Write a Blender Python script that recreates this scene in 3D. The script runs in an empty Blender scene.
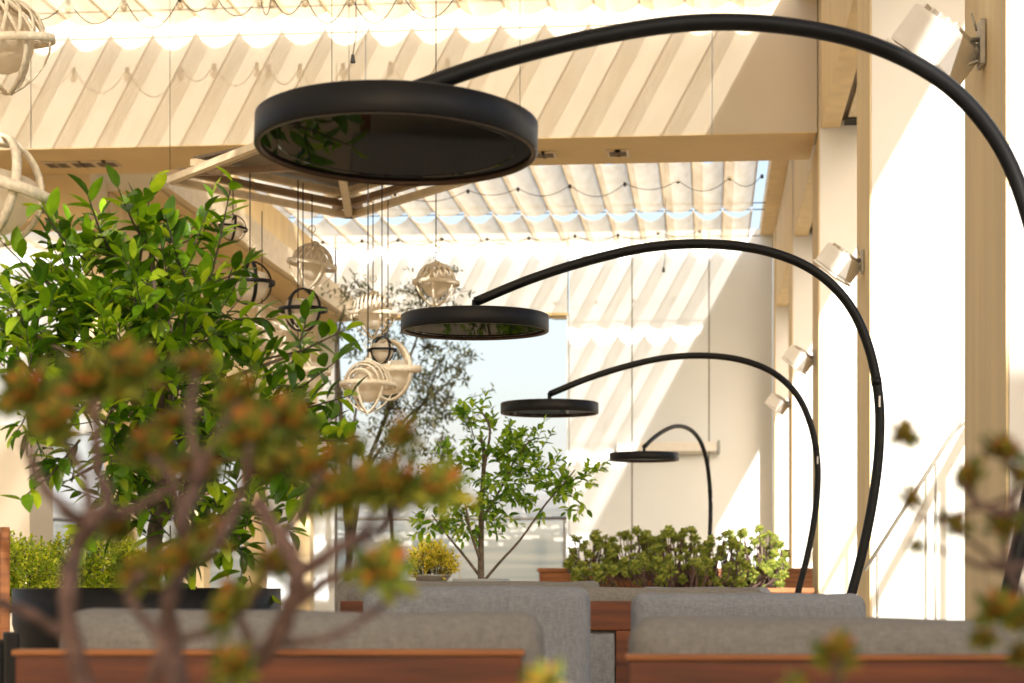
import bpy, bmesh, math, random
from mathutils import Vector, Matrix, Euler
random.seed(7)
R = math.radians
C = bpy.context.scene.collection
SC = bpy.context.scene

# ------------------------------------------------------------------ camera
F = 2000.0; HY = 575.0; ZC = 0.95
TH = math.atan(197.0 / F); ct, st = math.cos(TH), math.sin(TH)
cam_d = bpy.data.cameras.new("camera"); cam = bpy.data.objects.new("camera", cam_d); C.objects.link(cam)
cam.location = (0, 0, ZC); cam.rotation_euler = (R(90), 0, TH)
cam_d.sensor_width = 36; cam_d.lens = F * 36 / 1024
cam_d.shift_y = (HY - 341.5) / 1024
cam_d.clip_end = 20000; cam_d.clip_start = 0.05
cam_d.dof.use_dof = True; cam_d.dof.focus_distance = 9.6; cam_d.dof.aperture_fstop = 4.3
SC.camera = cam
# ------------------------------------------------------------------ sky, sun, exposure
SUN = Vector((0.262, -1.0, 0.485)).normalized()
w = bpy.data.worlds.new("World"); SC.world = w; w.use_nodes = True
nt = w.node_tree; bg = nt.nodes['Background']
sky = nt.nodes.new('ShaderNodeTexSky'); sky.sky_type = 'NISHITA'; sky.sun_disc = False
sky.sun_elevation = math.asin(SUN.z); sky.sun_rotation = math.atan2(SUN.x, SUN.y)
sky.altitude = 50; sky.air_density = 1.0; sky.dust_density = 5.0; sky.ozone_density = 0.4
nt.links.new(sky.outputs[0], bg.inputs[0]); bg.inputs[1].default_value = 0.13
sd = bpy.data.lights.new("sun", 'SUN'); sd.energy = 5.0; sd.angle = R(0.5); sd.color = (1.0, 0.96, 0.895)
so = bpy.data.objects.new("sun", sd); C.objects.link(so); so.rotation_euler = SUN.to_track_quat('Z', 'Y').to_euler()
so.location = (4, -10, 12)
SC.view_settings.view_transform = 'Standard'; SC.view_settings.look = 'None'
SC.view_settings.exposure = 1.07; SC.view_settings.gamma = 1

# ------------------------------------------------------------------ placement helpers
def P(px, py, D):
    xc = (px - 512) / F * D
    return Vector((xc * ct - D * st, xc * st + D * ct, ZC + (HY - py) / F * D))
def PY(px, py, Y):
    k = (px - 512) / F
    return P(px, py, Y / (ct + k * st))

# ------------------------------------------------------------------ materials
def mat(name, col, rough=0.6, metal=0.0, noise=0.0, nscale=6.0, bump=0.0, bscale=40.0, spec=None, col2=None, stretch=None):
    m = bpy.data.materials.new(name); m.use_nodes = True
    n = m.node_tree.nodes; l = m.node_tree.links; b = n['Principled BSDF']
    b.inputs['Base Color'].default_value = (*col, 1); b.inputs['Roughness'].default_value = rough
    b.inputs['Metallic'].default_value = metal
    if spec is not None: b.inputs['Specular IOR Level'].default_value = spec
    tc = n.new('ShaderNodeTexCoord'); mp = n.new('ShaderNodeMapping'); l.new(tc.outputs['Object'], mp.inputs[0])
    if stretch: mp.inputs['Scale'].default_value = stretch
    if noise > 0 or col2:
        t = n.new('ShaderNodeTexNoise'); t.inputs['Scale'].default_value = nscale; t.inputs['Detail'].default_value = 6
        l.new(mp.outputs[0], t.inputs['Vector'])
        r = n.new('ShaderNodeValToRGB')
        c2 = col2 or tuple(c * (1 - noise) for c in col)
        r.color_ramp.elements[0].color = (*c2, 1); r.color_ramp.elements[0].position = 0.35
        r.color_ramp.elements[1].color = (*col, 1); r.color_ramp.elements[1].position = 0.65
        l.new(t.outputs['Fac'], r.inputs[0]); l.new(r.outputs[0], b.inputs['Base Color'])
    if bump > 0:
        t2 = n.new('ShaderNodeTexNoise'); t2.inputs['Scale'].default_value = bscale; t2.inputs['Detail'].default_value = 4
        l.new(mp.outputs[0], t2.inputs['Vector'])
        bp = n.new('ShaderNodeBump'); bp.inputs['Strength'].default_value = bump; bp.inputs['Distance'].default_value = 0.01
        l.new(t2.outputs['Fac'], bp.inputs['Height']); l.new(bp.outputs[0], b.inputs['Normal'])
    return m

def leaf_mat(name, stops, rough=0.4, trans=0.35, spec=0.5, tcol=None):
    m = bpy.data.materials.new(name); m.use_nodes = True
    n = m.node_tree.nodes; l = m.node_tree.links; b = n['Principled BSDF']
    g = n.new('ShaderNodeNewGeometry'); r = n.new('ShaderNodeValToRGB')
    els = r.color_ramp.elements
    while len(els) < len(stops): els.new(0.5)
    for e, (p, c) in zip(els, stops): e.position = p; e.color = (*c, 1)
    tc = n.new('ShaderNodeTexCoord'); nz = n.new('ShaderNodeTexNoise'); nz.inputs['Scale'].default_value = 25
    l.new(tc.outputs['Object'], nz.inputs['Vector'])
    mx = n.new('ShaderNodeMath'); mx.operation = 'MULTIPLY_ADD'; mx.inputs[1].default_value = 0.5
    sb = n.new('ShaderNodeMath'); sb.operation = 'SUBTRACT'; sb.inputs[1].default_value = 0.25
    l.new(nz.outputs['Fac'], mx.inputs[0]); l.new(g.outputs['Random Per Island'], mx.inputs[2]); l.new(mx.outputs[0], sb.inputs[0])
    l.new(sb.outputs[0], r.inputs[0]); l.new(r.outputs[0], b.inputs['Base Color'])
    b.inputs['Roughness'].default_value = rough; b.inputs['Specular IOR Level'].default_value = spec
    t = n.new('ShaderNodeBsdfTranslucent')
    hs = n.new('ShaderNodeMixRGB'); hs.blend_type = 'MULTIPLY'; hs.inputs[0].default_value = 1
    l.new(r.outputs[0], hs.inputs[1]); hs.inputs[2].default_value = (*(tcol or (1.6, 1.5, 0.5)), 1)
    l.new(hs.outputs[0], t.inputs[0])
    mix = n.new('ShaderNodeMixShader'); mix.inputs[0].default_value = trans
    l.new(b.outputs[0], mix.inputs[1]); l.new(t.outputs[0], mix.inputs[2]); l.new(mix.outputs[0], n['Material Output'].inputs[0])
    return m

def fabric_grey(name, ca, cb):
    m = bpy.data.materials.new(name); m.use_nodes = True
    n = m.node_tree.nodes; l = m.node_tree.links; b = n['Principled BSDF']
    tc = n.new('ShaderNodeTexCoord')
    outs = []
    for s in ((620, 620, 40), (40, 620, 620), (90, 90, 26)):
        mp = n.new('ShaderNodeMapping'); mp.inputs['Scale'].default_value = s; l.new(tc.outputs['Object'], mp.inputs[0])
        t = n.new('ShaderNodeTexNoise'); t.inputs['Scale'].default_value = 1.0; t.inputs['Detail'].default_value = 3
        l.new(mp.outputs[0], t.inputs['Vector']); outs.append(t)
    a = n.new('ShaderNodeMath'); a.operation = 'ADD'; l.new(outs[0].outputs['Fac'], a.inputs[0]); l.new(outs[1].outputs['Fac'], a.inputs[1])
    h = n.new('ShaderNodeMath'); h.operation = 'MULTIPLY_ADD'; h.inputs[1].default_value = 0.4
    l.new(outs[2].outputs['Fac'], h.inputs[0]); l.new(a.outputs[0], h.inputs[2])
    r = n.new('ShaderNodeMapRange'); r.inputs[1].default_value = 0.95; r.inputs[2].default_value = 1.45; l.new(h.outputs[0], r.inputs[0])
    mx = n.new('ShaderNodeMixRGB'); mx.inputs[1].default_value = (*ca, 1); mx.inputs[2].default_value = (*cb, 1)
    l.new(r.outputs[0], mx.inputs[0]); l.new(mx.outputs[0], b.inputs['Base Color'])
    b.inputs['Roughness'].default_value = 0.95; b.inputs['Specular IOR Level'].default_value = 0.15
    bp = n.new('ShaderNodeBump'); bp.inputs['Strength'].default_value = 0.35; bp.inputs['Distance'].default_value = 0.002
    l.new(a.outputs[0], bp.inputs['Height']); l.new(bp.outputs[0], b.inputs['Normal'])
    return m

def canopy_mat(name='canopy_fabric', tfac=.30):
    m = bpy.data.materials.new(name); m.use_nodes = True
    n = m.node_tree.nodes; l = m.node_tree.links; b = n['Principled BSDF']
    tc = n.new('ShaderNodeTexCoord'); mp = n.new('ShaderNodeMapping'); mp.inputs['Scale'].default_value = (3, 0.7, 3)
    l.new(tc.outputs['Object'], mp.inputs[0])
    nz = n.new('ShaderNodeTexNoise'); nz.inputs['Scale'].default_value = 2.2; nz.inputs['Detail'].default_value = 7
    l.new(mp.outputs[0], nz.inputs['Vector'])
    r = n.new('ShaderNodeValToRGB'); r.color_ramp.elements[0].position = .3; r.color_ramp.elements[1].position = .7
    r.color_ramp.elements[0].color = (.62, .48, .29, 1); r.color_ramp.elements[1].color = (.76, .62, .41, 1)
    l.new(nz.outputs['Fac'], r.inputs[0]); l.new(r.outputs[0], b.inputs['Base Color'])
    b.inputs['Roughness'].default_value = .9; b.inputs['Specular IOR Level'].default_value = .1
    t = n.new('ShaderNodeBsdfTranslucent'); l.new(r.outputs[0], t.inputs[0])
    tr = n.new('ShaderNodeBsdfTransparent')
    r2 = n.new('ShaderNodeValToRGB'); r2.color_ramp.elements[0].position = .3; r2.color_ramp.elements[1].position = .7
    r2.color_ramp.elements[0].color = (.80, .79, .75, 1); r2.color_ramp.elements[1].color = (.94, .95, .93, 1)
    l.new(nz.outputs['Fac'], r2.inputs[0]); l.new(r2.outputs[0], tr.inputs[0])
    m1 = n.new('ShaderNodeMixShader'); m1.inputs[0].default_value = .7; l.new(b.outputs[0], m1.inputs[1]); l.new(t.outputs[0], m1.inputs[2])
    m2 = n.new('ShaderNodeMixShader'); m2.inputs[0].default_value = tfac; l.new(m1.outputs[0], m2.inputs[1]); l.new(tr.outputs[0], m2.inputs[2])
    l.new(m2.outputs[0], n['Material Output'].inputs[0])
    return m

def glass_mat(name, tint, gloss=.12, alpha_col=(.95, .97, .97)):
    m = bpy.data.materials.new(name); m.use_nodes = True
    n = m.node_tree.nodes; l = m.node_tree.links
    g = n.new('ShaderNodeBsdfGlossy'); g.inputs['Roughness'].default_value = .05; g.inputs[0].default_value = (*tint, 1)
    tr = n.new('ShaderNodeBsdfTransparent'); tr.inputs[0].default_value = (*alpha_col, 1)
    mx = n.new('ShaderNodeMixShader'); mx.inputs[0].default_value = gloss
    l.new(tr.outputs[0], mx.inputs[1]); l.new(g.outputs[0], mx.inputs[2]); l.new(mx.outputs[0], n['Material Output'].inputs[0])
    return m

def wood_mat(name, c1, c2, axis_scale=(2, 30, 30), rough=.6):
    m = mat(name, c1, rough, noise=0, col2=c2, nscale=1.0, bump=.15, bscale=1.5, stretch=axis_scale)
    return m

M = {}
M['cream'] = mat('cream_paint', (.77, .595, .335), .75, noise=.13, nscale=1.6, bump=.08, bscale=40, stretch=(3, 3, .35))
M['tan'] = mat('tan_soffit', (.72, .54, .28), .8, noise=.08, nscale=1.6, bump=.05, bscale=50)
M['fascia'] = mat('fascia_panel', (.60, .525, .41), .7, noise=.06, nscale=.8, bump=.04, bscale=70)
M['wall'] = mat('wall_panel', (.73, .765, .79), .7, noise=.06, nscale=.8, bump=.04, bscale=70)
M['white'] = mat('white_paint', (.80, .77, .72), .7, noise=.04, nscale=.9, bump=.04, bscale=60)
M['joint'] = mat('joint_dark', (.16, .12, .08), .9)
M['stone'] = mat('stone_floor', (.44, .33, .19), .7, noise=.2, nscale=2.0, bump=.1, bscale=20)
M['black'] = mat('anthracite_metal', (.0045, .0045, .005), .46, spec=.25, noise=.25, nscale=9, bump=.03, bscale=200)
M['mirror'] = mat('black_glass', (.003, .003, .004), .035, spec=.35)
def _mirror():
    m = M['mirror']; n = m.node_tree.nodes; l = m.node_tree.links
    d = n.new('ShaderNodeBsdfDiffuse'); d.inputs[0].default_value = (.004, .004, .005, 1); g = n.new('ShaderNodeBsdfGlossy'); g.inputs['Roughness'].default_value = .03; g.inputs[0].default_value = (.95, .97, .95, 1)
    x = n.new('ShaderNodeMixShader'); x.inputs[0].default_value = .13; l.new(d.outputs[0], x.inputs[1]); l.new(g.outputs[0], x.inputs[2]); l.new(x.outputs[0], n['Material Output'].inputs[0])
_mirror()
M['copper'] = mat('bronze_lip', (.10, .06, .04), .35, metal=.7)
M['floodw'] = mat('flood_white', (.78, .75, .70), .5, noise=.06, nscale=14)
M['lens'] = mat('flood_lens', (.45, .40, .32), .35, noise=.15, nscale=20)
M['metal'] = mat('galvanised', (.45, .42, .36), .45, metal=.6, noise=.2, nscale=30)
M['bronze'] = mat('frame_bronze', (.30, .20, .12), .4, metal=.35, noise=.2, nscale=8)
M['brass'] = mat('frame_cream', (.72, .58, .38), .45, noise=.15, nscale=9)
M['brownpanel'] = mat('brown_panel', (.13, .09, .055), .35, noise=.3, nscale=3)
M['rattan'] = mat('rattan', (.80, .69, .52), .65, noise=.25, nscale=50, bump=.3, bscale=150)
M['wood'] = wood_mat('teak', (.16, .038, .006), (.06, .012, .002))
M['woodp'] = wood_mat('planter_teak', (.33, .12, .03), (.19, .06, .014))
M['grey'] = fabric_grey('woven_grey', (.145, .155, .175), (.26, .27, .29))
M['taupe'] = fabric_grey('woven_taupe', (.14, .135, .125), (.255, .242, .222))
M['canopy'] = canopy_mat(); M['hem'] = canopy_mat('canopy_hem', .62)
M['glass'] = glass_mat('clear_glass', (.9, .95, 1), .06)
M['cable'] = mat('black_cable', (.02, .018, .016), .6, noise=.2, nscale=40)
M['bulb'] = glass_mat('bulb_glass', (1, .97, .9), .35, (.85, .8, .7))
M['frost'] = glass_mat('lantern_glass', (1, .95, .85), .10, (.86, .82, .74))
def _frost():
    m = M['frost']; n = m.node_tree.nodes; l = m.node_tree.links
    d = n.new('ShaderNodeBsdfDiffuse'); d.inputs[0].default_value = (.85, .76, .62, 1); t = n.new('ShaderNodeBsdfTranslucent'); t.inputs[0].default_value = (.9, .82, .68, 1)
    a = n.new('ShaderNodeMixShader'); l.new(d.outputs[0], a.inputs[1]); l.new(t.outputs[0], a.inputs[2])
    b = n.new('ShaderNodeMixShader'); b.inputs[0].default_value = .62; old = n['Material Output'].inputs[0].links[0].from_socket
    l.new(old, b.inputs[1]); l.new(a.outputs[0], b.inputs[2]); l.new(b.outputs[0], n['Material Output'].inputs[0])
_frost()
M['bark'] = mat('bark', (.17, .125, .085), .9, noise=.45, nscale=18, bump=.6, bscale=60)
M['barkdark'] = mat('dark_bark', (.07, .055, .035), .9, noise=.4, nscale=18, bump=.6, bscale=60)
M['sucstem'] = mat('aeonium_stem', (.17, .10, .08), .85, noise=.5, nscale=60, bump=.6, bscale=180)
M['lemon'] = leaf_mat('lemon_leaf', [(0, (.03, .085, .006)), (.35, (.075, .18, .008)), (.7, (.20, .38, .012)), (1, (.46, .60, .03))], .27, .38)
M['citrus'] = leaf_mat('citrus_leaf', [(0, (.06, .15, .012)), (.5, (.17, .33, .025)), (1, (.40, .55, .06))], .38, .45)
M['olive'] = leaf_mat('olive_leaf', [(0, (.03, .04, .015)), (.5, (.075, .09, .035)), (1, (.16, .15, .07))], .6, .25)
M['box'] = leaf_mat('hedge_leaf', [(0, (.10, .18, .012)), (.5, (.30, .40, .025)), (1, (.55, .56, .05))], .45, .5)
M['yellowf'] = leaf_mat('yellow_leaf', [(0, (.10, .16, .01)), (.35, (.62, .58, .04)), (1, (.9, .8, .18))], .5, .4)
M['aeon'] = leaf_mat('aeonium_leaf', [(0, (.16, .24, .04)), (.45, (.40, .48, .08)), (.8, (.58, .60, .14)), (1, (.50, .26, .08))], .45, .45)
M['rust'] = leaf_mat('rust_leaf', [(0, (.09, .15, .012)), (.48, (.27, .28, .022)), (.76, (.52, .22, .02)), (1, (.36, .07, .015))], .45, .3, tcol=(1.5, 1.1, .5))
M['soil'] = mat('soil', (.06, .045, .03), .95, noise=.4, nscale=30, bump=.5, bscale=50)
M['blackpot'] = mat('black_pot', (.005, .005, .005), .5, spec=.2, noise=.3, nscale=10)
M['paleceramic'] = mat('pale_ceramic', (.36, .38, .38), .5, noise=.15, nscale=9)

# ------------------------------------------------------------------ mesh helpers
def link(name, me, m, parent=None):
    o = bpy.data.objects.new(name, me); C.objects.link(o)
    if m is not None: me.materials.append(m)
    if parent is not None: o.parent = parent
    return o
class MB:
    def __init__(s): s.v = []; s.f = []; s.sm = []
    def add(s, vs, fs, smooth=False):
        b = len(s.v); s.v += [tuple(v) for v in vs]; s.f += [tuple(i + b for i in f) for f in fs]; s.sm += [smooth] * len(fs); return s
    def box(s, x0, x1, y0, y1, z0, z1, mtx=None):
        vs = [Vector((x, y, z)) for x in (x0, x1) for y in (y0, y1) for z in (z0, z1)]
        if mtx is not None: vs = [mtx @ v for v in vs]
        return s.add(vs, [(0, 1, 3, 2), (4, 6, 7, 5), (0, 4, 5, 1), (2, 3, 7, 6), (0, 2, 6, 4), (1, 5, 7, 3)])
    def bar(s, a, b, wx, wz):
        a = Vector(a); b = Vector(b); d = b - a; L = d.length; q = d.to_track_quat('Y', 'Z')
        return s.box(-wx / 2, wx / 2, 0, L, -wz / 2, wz / 2, Matrix.Translation(a) @ q.to_matrix().to_4x4())
    def tube(s, pts, r, seg=10, cap=True, closed=False):
        pts = [Vector(p) for p in pts]; n = len(pts); rr = r if isinstance(r, (list, tuple)) else [r] * n
        vs = []; fs = []; up = None
        for i, p in enumerate(pts):
            if closed: d = pts[(i + 1) % n] - pts[i - 1]
            else: d = pts[min(i + 1, n - 1)] - pts[max(i - 1, 0)]
            if d.length < 1e-9: d = Vector((0, 0, 1))
            d.normalize()
            if up is None: up = d.orthogonal().normalized()
            up = (up - d * up.dot(d))
            if up.length < 1e-6: up = d.orthogonal()
            up.normalize(); sd_ = d.cross(up)
            for k in range(seg):
                a = 2 * math.pi * k / seg; vs.append(p + (up * math.cos(a) + sd_ * math.sin(a)) * rr[i])
        m_ = n if closed else n - 1
        for i in range(m_):
            j = (i + 1) % n
            for k in range(seg):
                k2 = (k + 1) % seg; fs.append((i * seg + k, i * seg + k2, j * seg + k2, j * seg + k))
        if cap and not closed: fs.append(tuple(range(seg - 1, -1, -1))); fs.append(tuple((n - 1) * seg + k for k in range(seg)))
        return s.add(vs, fs, True)
    def lathe(s, prof, seg=48, mtx=None, smooth=True):
        vs = []; fs = []; n = len(prof)
        for k in range(seg):
            a = 2 * math.pi * k / seg
            for (r, z) in prof:
                v = Vector((r * math.cos(a), r * math.sin(a), z)); vs.append(mtx @ v if mtx is not None else v)
        for k in range(seg):
            k2 = (k + 1) % seg
            for i in range(n - 1): fs.append((k * n + i, k2 * n + i, k2 * n + i + 1, k * n + i + 1))
        return s.add(vs, fs, smooth)
    def ribbon(s, pts, nrm, wid, th):   # flat strip along pts, wide across nrm x dir
        pts = [Vector(p) for p in pts]; vs = []; fs = []; n = len(pts)
        for i, p in enumerate(pts):
            d = (pts[min(i + 1, n - 1)] - pts[max(i - 1, 0)]).normalized(); nn = nrm(p).normalized(); sdv = d.cross(nn).normalized()
            for a, b in ((-.5, -.5), (.5, -.5), (.5, .5), (-.5, .5)): vs.append(p + sdv * a * wid + nn * b * th)
        for i in range(n - 1):
            for k in range(4):
                k2 = (k + 1) % 4; fs.append((i * 4 + k, i * 4 + k2, i * 4 + 4 + k2, i * 4 + 4 + k))
        return s.add(vs, fs, True)
    def build(s, name, m, parent=None, bevel=0, autos=False, inv=None):
        if inv is not None: s.v = [tuple(inv @ Vector(v)) for v in s.v]
        me = bpy.data.meshes.new(name); me.from_pydata(s.v, [], s.f); me.update()
        me.polygons.foreach_set('use_smooth', s.sm)
        if bevel > 0:
            bm = bmesh.new(); bm.from_mesh(me)
            bmesh.ops.bevel(bm, geom=[e for e in bm.edges if len(e.link_faces) == 2 and e.calc_face_angle(0) > .6], offset=bevel, segments=2, affect='EDGES', profile=.7)
            bm.to_mesh(me); bm.free()
        return link(name, me, m, parent)

def tag(o, label=None, cat=None, group=None, kind=None):
    if label: o['label'] = label
    if cat: o['category'] = cat
    if group: o['group'] = group
    if kind: o['kind'] = kind
    return o
def empty(name, loc, label, cat, group=None, rz=0):
    o = bpy.data.objects.new(name, None); C.objects.link(o); o.location = loc; o.rotation_euler = (0, 0, rz)
    return tag(o, label, cat, group)
def copy_tree(o, parent=None):
    c = o.copy(); C.objects.link(c)
    if parent is not None: c.parent = parent
    for ch in list(o.children): copy_tree(ch, c)
    return c
def cushion(name, x0, x1, y0, y1, z0, z1, m, parent, r=.05, puff=.012, piping=True):
    bm = bmesh.new(); bmesh.ops.create_cube(bm, size=1)
    for v in bm.verts:
        v.co = Vector(((x0 + x1) / 2 + v.co.x * (x1 - x0), (y0 + y1) / 2 + v.co.y * (y1 - y0), (z0 + z1) / 2 + v.co.z * (z1 - z0)))
    bmesh.ops.bevel(bm, geom=list(bm.edges), offset=r, segments=5, affect='EDGES', profile=.5)
    bmesh.ops.subdivide_edges(bm, edges=[e for e in bm.edges if e.calc_length() > .15], cuts=7, use_grid_fill=True)
    from mathutils import noise
    cx, cz, cy = (x0 + x1) / 2, (z0 + z1) / 2, (y0 + y1) / 2
    for v in bm.verts:
        n_ = noise.noise(v.co * 4.0) * .014 + noise.noise(v.co * 11.0) * .005
        ux = max(0, 1 - (abs(v.co.x - cx) / ((x1 - x0) / 2)) ** 4); uz = max(0, 1 - (abs(v.co.z - cz) / ((z1 - z0) / 2)) ** 2)
        v.co.y += math.copysign(puff, v.co.y - cy) * ux * uz + n_ * .5; v.co.z += n_ * .7
    for f in bm.faces: f.smooth = True
    me = bpy.data.meshes.new(name); bm.to_mesh(me); bm.free()
    return link(name, me, m, parent)

# ------------------------------------------------------------------ structure
def Z(rel): return ZC + rel
def struct(name, mb, m, label=None, cat=None, group=None, bevel=0):
    o = mb.build(name, m, None, bevel)
    if label: tag(o, label, cat, group)
    else: tag(o, kind='structure')
    return o
struct('terrace_floor', MB().box(-16, 6, -18, 36, -.3, 0), M['stone'])
# ---- terrain beyond
def ground_z(x, y):
    from mathutils import noise
    if y < 250: return -14
    u = (y - 250) / 5500
    return -14 + 215 * min(1.2, u) ** 1.25 + noise.fractal(Vector((x / 700, y / 900, 0)), 1, 2, 4) * 60 * min(1, u * 1.4)
def terrain():
    from mathutils import noise
    vs = []; fs = []; nx = 90; ny = 90
    for j in range(ny):
        t = j / (ny - 1); y = -400 + 9000 * t ** 2.2 if t > 0 else -400
        for i in range(nx):
            x = (i / (nx - 1) - .5) * (1800 + abs(y) * 1.4)
            z = ground_z(x, y)
            vs.append((x, y, z))
    for j in range(ny - 1):
        for i in range(nx - 1): a = j * nx + i; fs.append((a, a + 1, a + nx + 1, a + nx))
    mb = MB().add(vs, fs, True)
    m = mat('dry_land', (.16, .14, .095), .95, col2=(.05, .06, .045), nscale=.012)
    struct('terrain', mb, m)
    return
terrain()
def town():
    mb = MB(); rnd = random.Random(3)
    for i in range(2200):
        y = 1300 + 3200 * rnd.random(); x = (rnd.random() - .62) * (100 + y * .5)
        if math.sin(x / 90 + y / 300) + math.sin(y / 170) < rnd.uniform(-1.6, 1.2): continue
        sx = rnd.uniform(1.5, 4.5); s = rnd.uniform(2, 4); h = rnd.uniform(1.2, 3.2); z = ground_z(x, y)
        mb.box(x - sx, x + sx, y, y + s, z - 5, z + h)
    o = mb.build('distant_town', mat('town_plaster', (.33, .32, .30), .8, noise=.4, nscale=.01))
    tag(o, 'pale hazy town of tiny houses far beyond the glass balustrade', 'town', kind='stuff')
town()

struct('sun_blocker_wall', MB().box(3.0, 10, -9.6, -9, 0, 9.6), M['white'], 'plain unseen wall added behind the camera to block sun from the right-hand sofas', 'wall')  # unseen wall, added only to keep direct sun off the right-hand seating
# ---- piers along the right side
pier_y = [2000 * 1.05 * k for k in (.00345, .00633, .00926, .0122, .0154)]
XF = 1.05
pl = ['nearest beige pier at the right edge of the photo, widest of the row', 'beige pier with a white sunlit front behind the second heater arch',
      'third narrow beige pier counted from the right edge', 'fourth pier from the right, a thin beige sliver', 'beige pier touching the far panelled wall']
for k, y in enumerate(pier_y):
    L = 1.15 if k < 4 else 33.2 - y - .005
    p = empty('pier', (XF, y, 0), pl[k], 'pier', 'piers along the right side of the terrace')
    MB().box(.012, .76, 0, L, 0, Z(5.6) - .005).build('white_core', M['white'], p)
    MB().box(0, .010, .0, L, 0, Z(5.6) - .005).build('beige_cladding', M['cream'], p)
Y1 = 19.5; Y2 = 33.2
# overhead longitudinal beam on piers
for (a, b, lab) in ((0, pier_y[1] - .01, 'near'), (pier_y[1] + 1.16, pier_y[2] - .01, 'mid'), (pier_y[2] + 1.16, pier_y[3] - .01, 'far'), (pier_y[3] + 1.16, pier_y[4] - .01, 'end')):
    lb = {'near': 'overhead beige beam running from behind the camera to the second pier', 'mid': 'overhead beige beam between second and third pier, slotted underside',
          'far': 'overhead beige beam between third and fourth pier', 'end': 'overhead beige beam between the fourth pier and the far wall'}[lab]
    if lab == 'near': a = -10
    b_ = empty('overhead_beam', (0, 0, 0), lb, 'beam', 'overhead beams joining the piers')
    MB().box(XF + .02, XF + .20, a, b, Z(4.30), Z(5.59)).build('side_board', M['cream'], b_, .004)
    MB().box(XF + .26, XF + .44, a, b, Z(4.33), Z(5.59)).build('side_board', M['brass'], b_, .004)
    MB().box(XF + .202, XF + .258, a, b, Z(4.37), Z(4.5)).build('slot', M['joint'], b_)
    MB().box(XF + .5, XF + .74, a, b, Z(4.36), Z(5.59)).build('side_board', M['cream'], b_, .004)
    if lab != 'near': MB().box(XF + .24, XF + .46, b - .30, b - .02, Z(4.315), Z(4.328)).build('linear_light', M['black'], b_)
struct('side_roof', MB().box(.84, 2.75, -17, Y2 + 1.5, Z(5.6), Z(5.85)), M['cream'], 'solid beige side roof above the row of piers', 'roof')

# ---- cross wall 1 over a deep soffit beam
def panelled(name, x0, x1, y, z0, z1, th, joints, m, label, cat='wall', parent=None):
    o = empty(name, (x0, y, z0), label, cat) if parent is None else parent
    inv = Matrix.Translation((-x0, -y, -z0)) if parent is None else Matrix.Identity(4)
    xs = [x0] + sorted(joints) + [x1]
    for a, b in zip(xs[:-1], xs[1:]):
        MB().box(a + .006, b - .006, y, y + .03, z0, z1).build('panel', m, o, 0, inv=inv)
    MB().box(x0, x1, y + .031, y + th, z0 + .002, z1).build('backing', M['joint'] if th < .2 else M['wall'], o, 0, inv=inv)
    return o
fas = panelled('fascia_wall', -13.5, XF - .005, Y1, Z(4.275), Z(5.95), .6, [PY(712, 60, Y1).x, PY(712, 60, Y1).x - 3.4, PY(712, 60, Y1).x - 6.8, PY(712, 60, Y1).x - 10.2], M['fascia'],
               'panelled fascia wall above the deep tan cross beam, striped by canopy shadows')
cb = empty('cross_beam', (0, Y1, Z(4.1)), 'deep tan cross beam with square recessed downlights spanning the terrace', 'beam')
MB().box(-13.5, XF - .02, -.02, 1.25, .165, .17).build('soffit', M['tan'], cb)
cbx = MB().box(-13.5, XF - .02, -.02, 1.25, .171, .174); cbx.build('top_board', M['tan'], cb)
for px in (52, 64, 78, 89, 103, 112, 539, 549, 614, 622):
    q = PY(px, 160, Y1 + .7)
    f_ = MB().box(q.x - .07, q.x + .07, .55, .85, .150, .163).build('downlight', M['brass'], cb)
    MB().box(q.x - .045, q.x + .045, .60, .80, .146, .1495).build('lamp_recess', M['joint'], f_)
bb = PY(88, 190, Y1 + 1.2).x
struct('drop_wall', MB().box(-13.5, bb, Y1 + 1.26, Y1 + 1.9, Z(3.78), Z(4.30)), M['tan'], 'tan dropped wall block under the cross beam at upper left', 'wall')

# ---- far wall with openings
fx = lambda px: PY(px, 400, Y2).x
fz = lambda py: ZC + (HY - py) / F * (Y2)
xl, xr = fx(336), fx(568)
fw = empty('far_wall', (0, Y2, 0), 'pale panelled far wall with sun patches and a tall opening to the view', 'wall')
def fpan(x0, x1, z0, z1, js=()):
    xs = [x0] + list(js) + [x1]
    for a, b in zip(xs[:-1], xs[1:]):
        MB().box(a + .010, b - .010, 0, .03, z0, z1).build('panel', M['wall'], fw)
    MB().box(x0 + .02, x1 - .02, .032, .35, z0 + .001, z1 - .001).build('backing', M['joint'], fw)
fpan(xr + .012, XF + .0, 0, Z(5.7), [fx(632), fx(709)])
fpan(xl, xr, fz(313) + .02, Z(5.7), [fx(440)])
fpan(-13.5, xl - .02, fz(430), Z(5.7), [fx(60), fx(180)])
fpan(fx(262), xl - .02, 0, fz(430) - .02)
fpan(-13.5, fx(45), 0, fz(430) - .02)
MB().box(xl, xr, -.02, .42, fz(313) - .03, fz(313) + .015).build('opening_head', M['tan'], fw)
MB().box(xr - .02, xr + .01, -.01, .42, 0, fz(313) - .035).build('opening_jamb', M['wall'], fw)
q = fx(560); MB().box(q - .13, q + .13, .05, .25, fz(313) - .07, fz(313) - .032).build('downlight', M['brass'], fw)
# wall heater box on the far wall
wh = empty('wall_fixture', (fx(667), Y2 - .02, fz(449)), 'long pale grey box fixture mounted on the far wall above the plants', 'wall light')
MB().box(-.82, .82, -.20, 0, -.06, .10).build('housing', M['floodw'], wh, .015)
MB().box(-.78, .6, -.17, -.02, -.10, -.062).build('grille', M['metal'], wh, .005)
MB().box(.83, .87, -.21, 0, -.10, .12).build('end_cap', M['paleceramic'], wh, .005)
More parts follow.
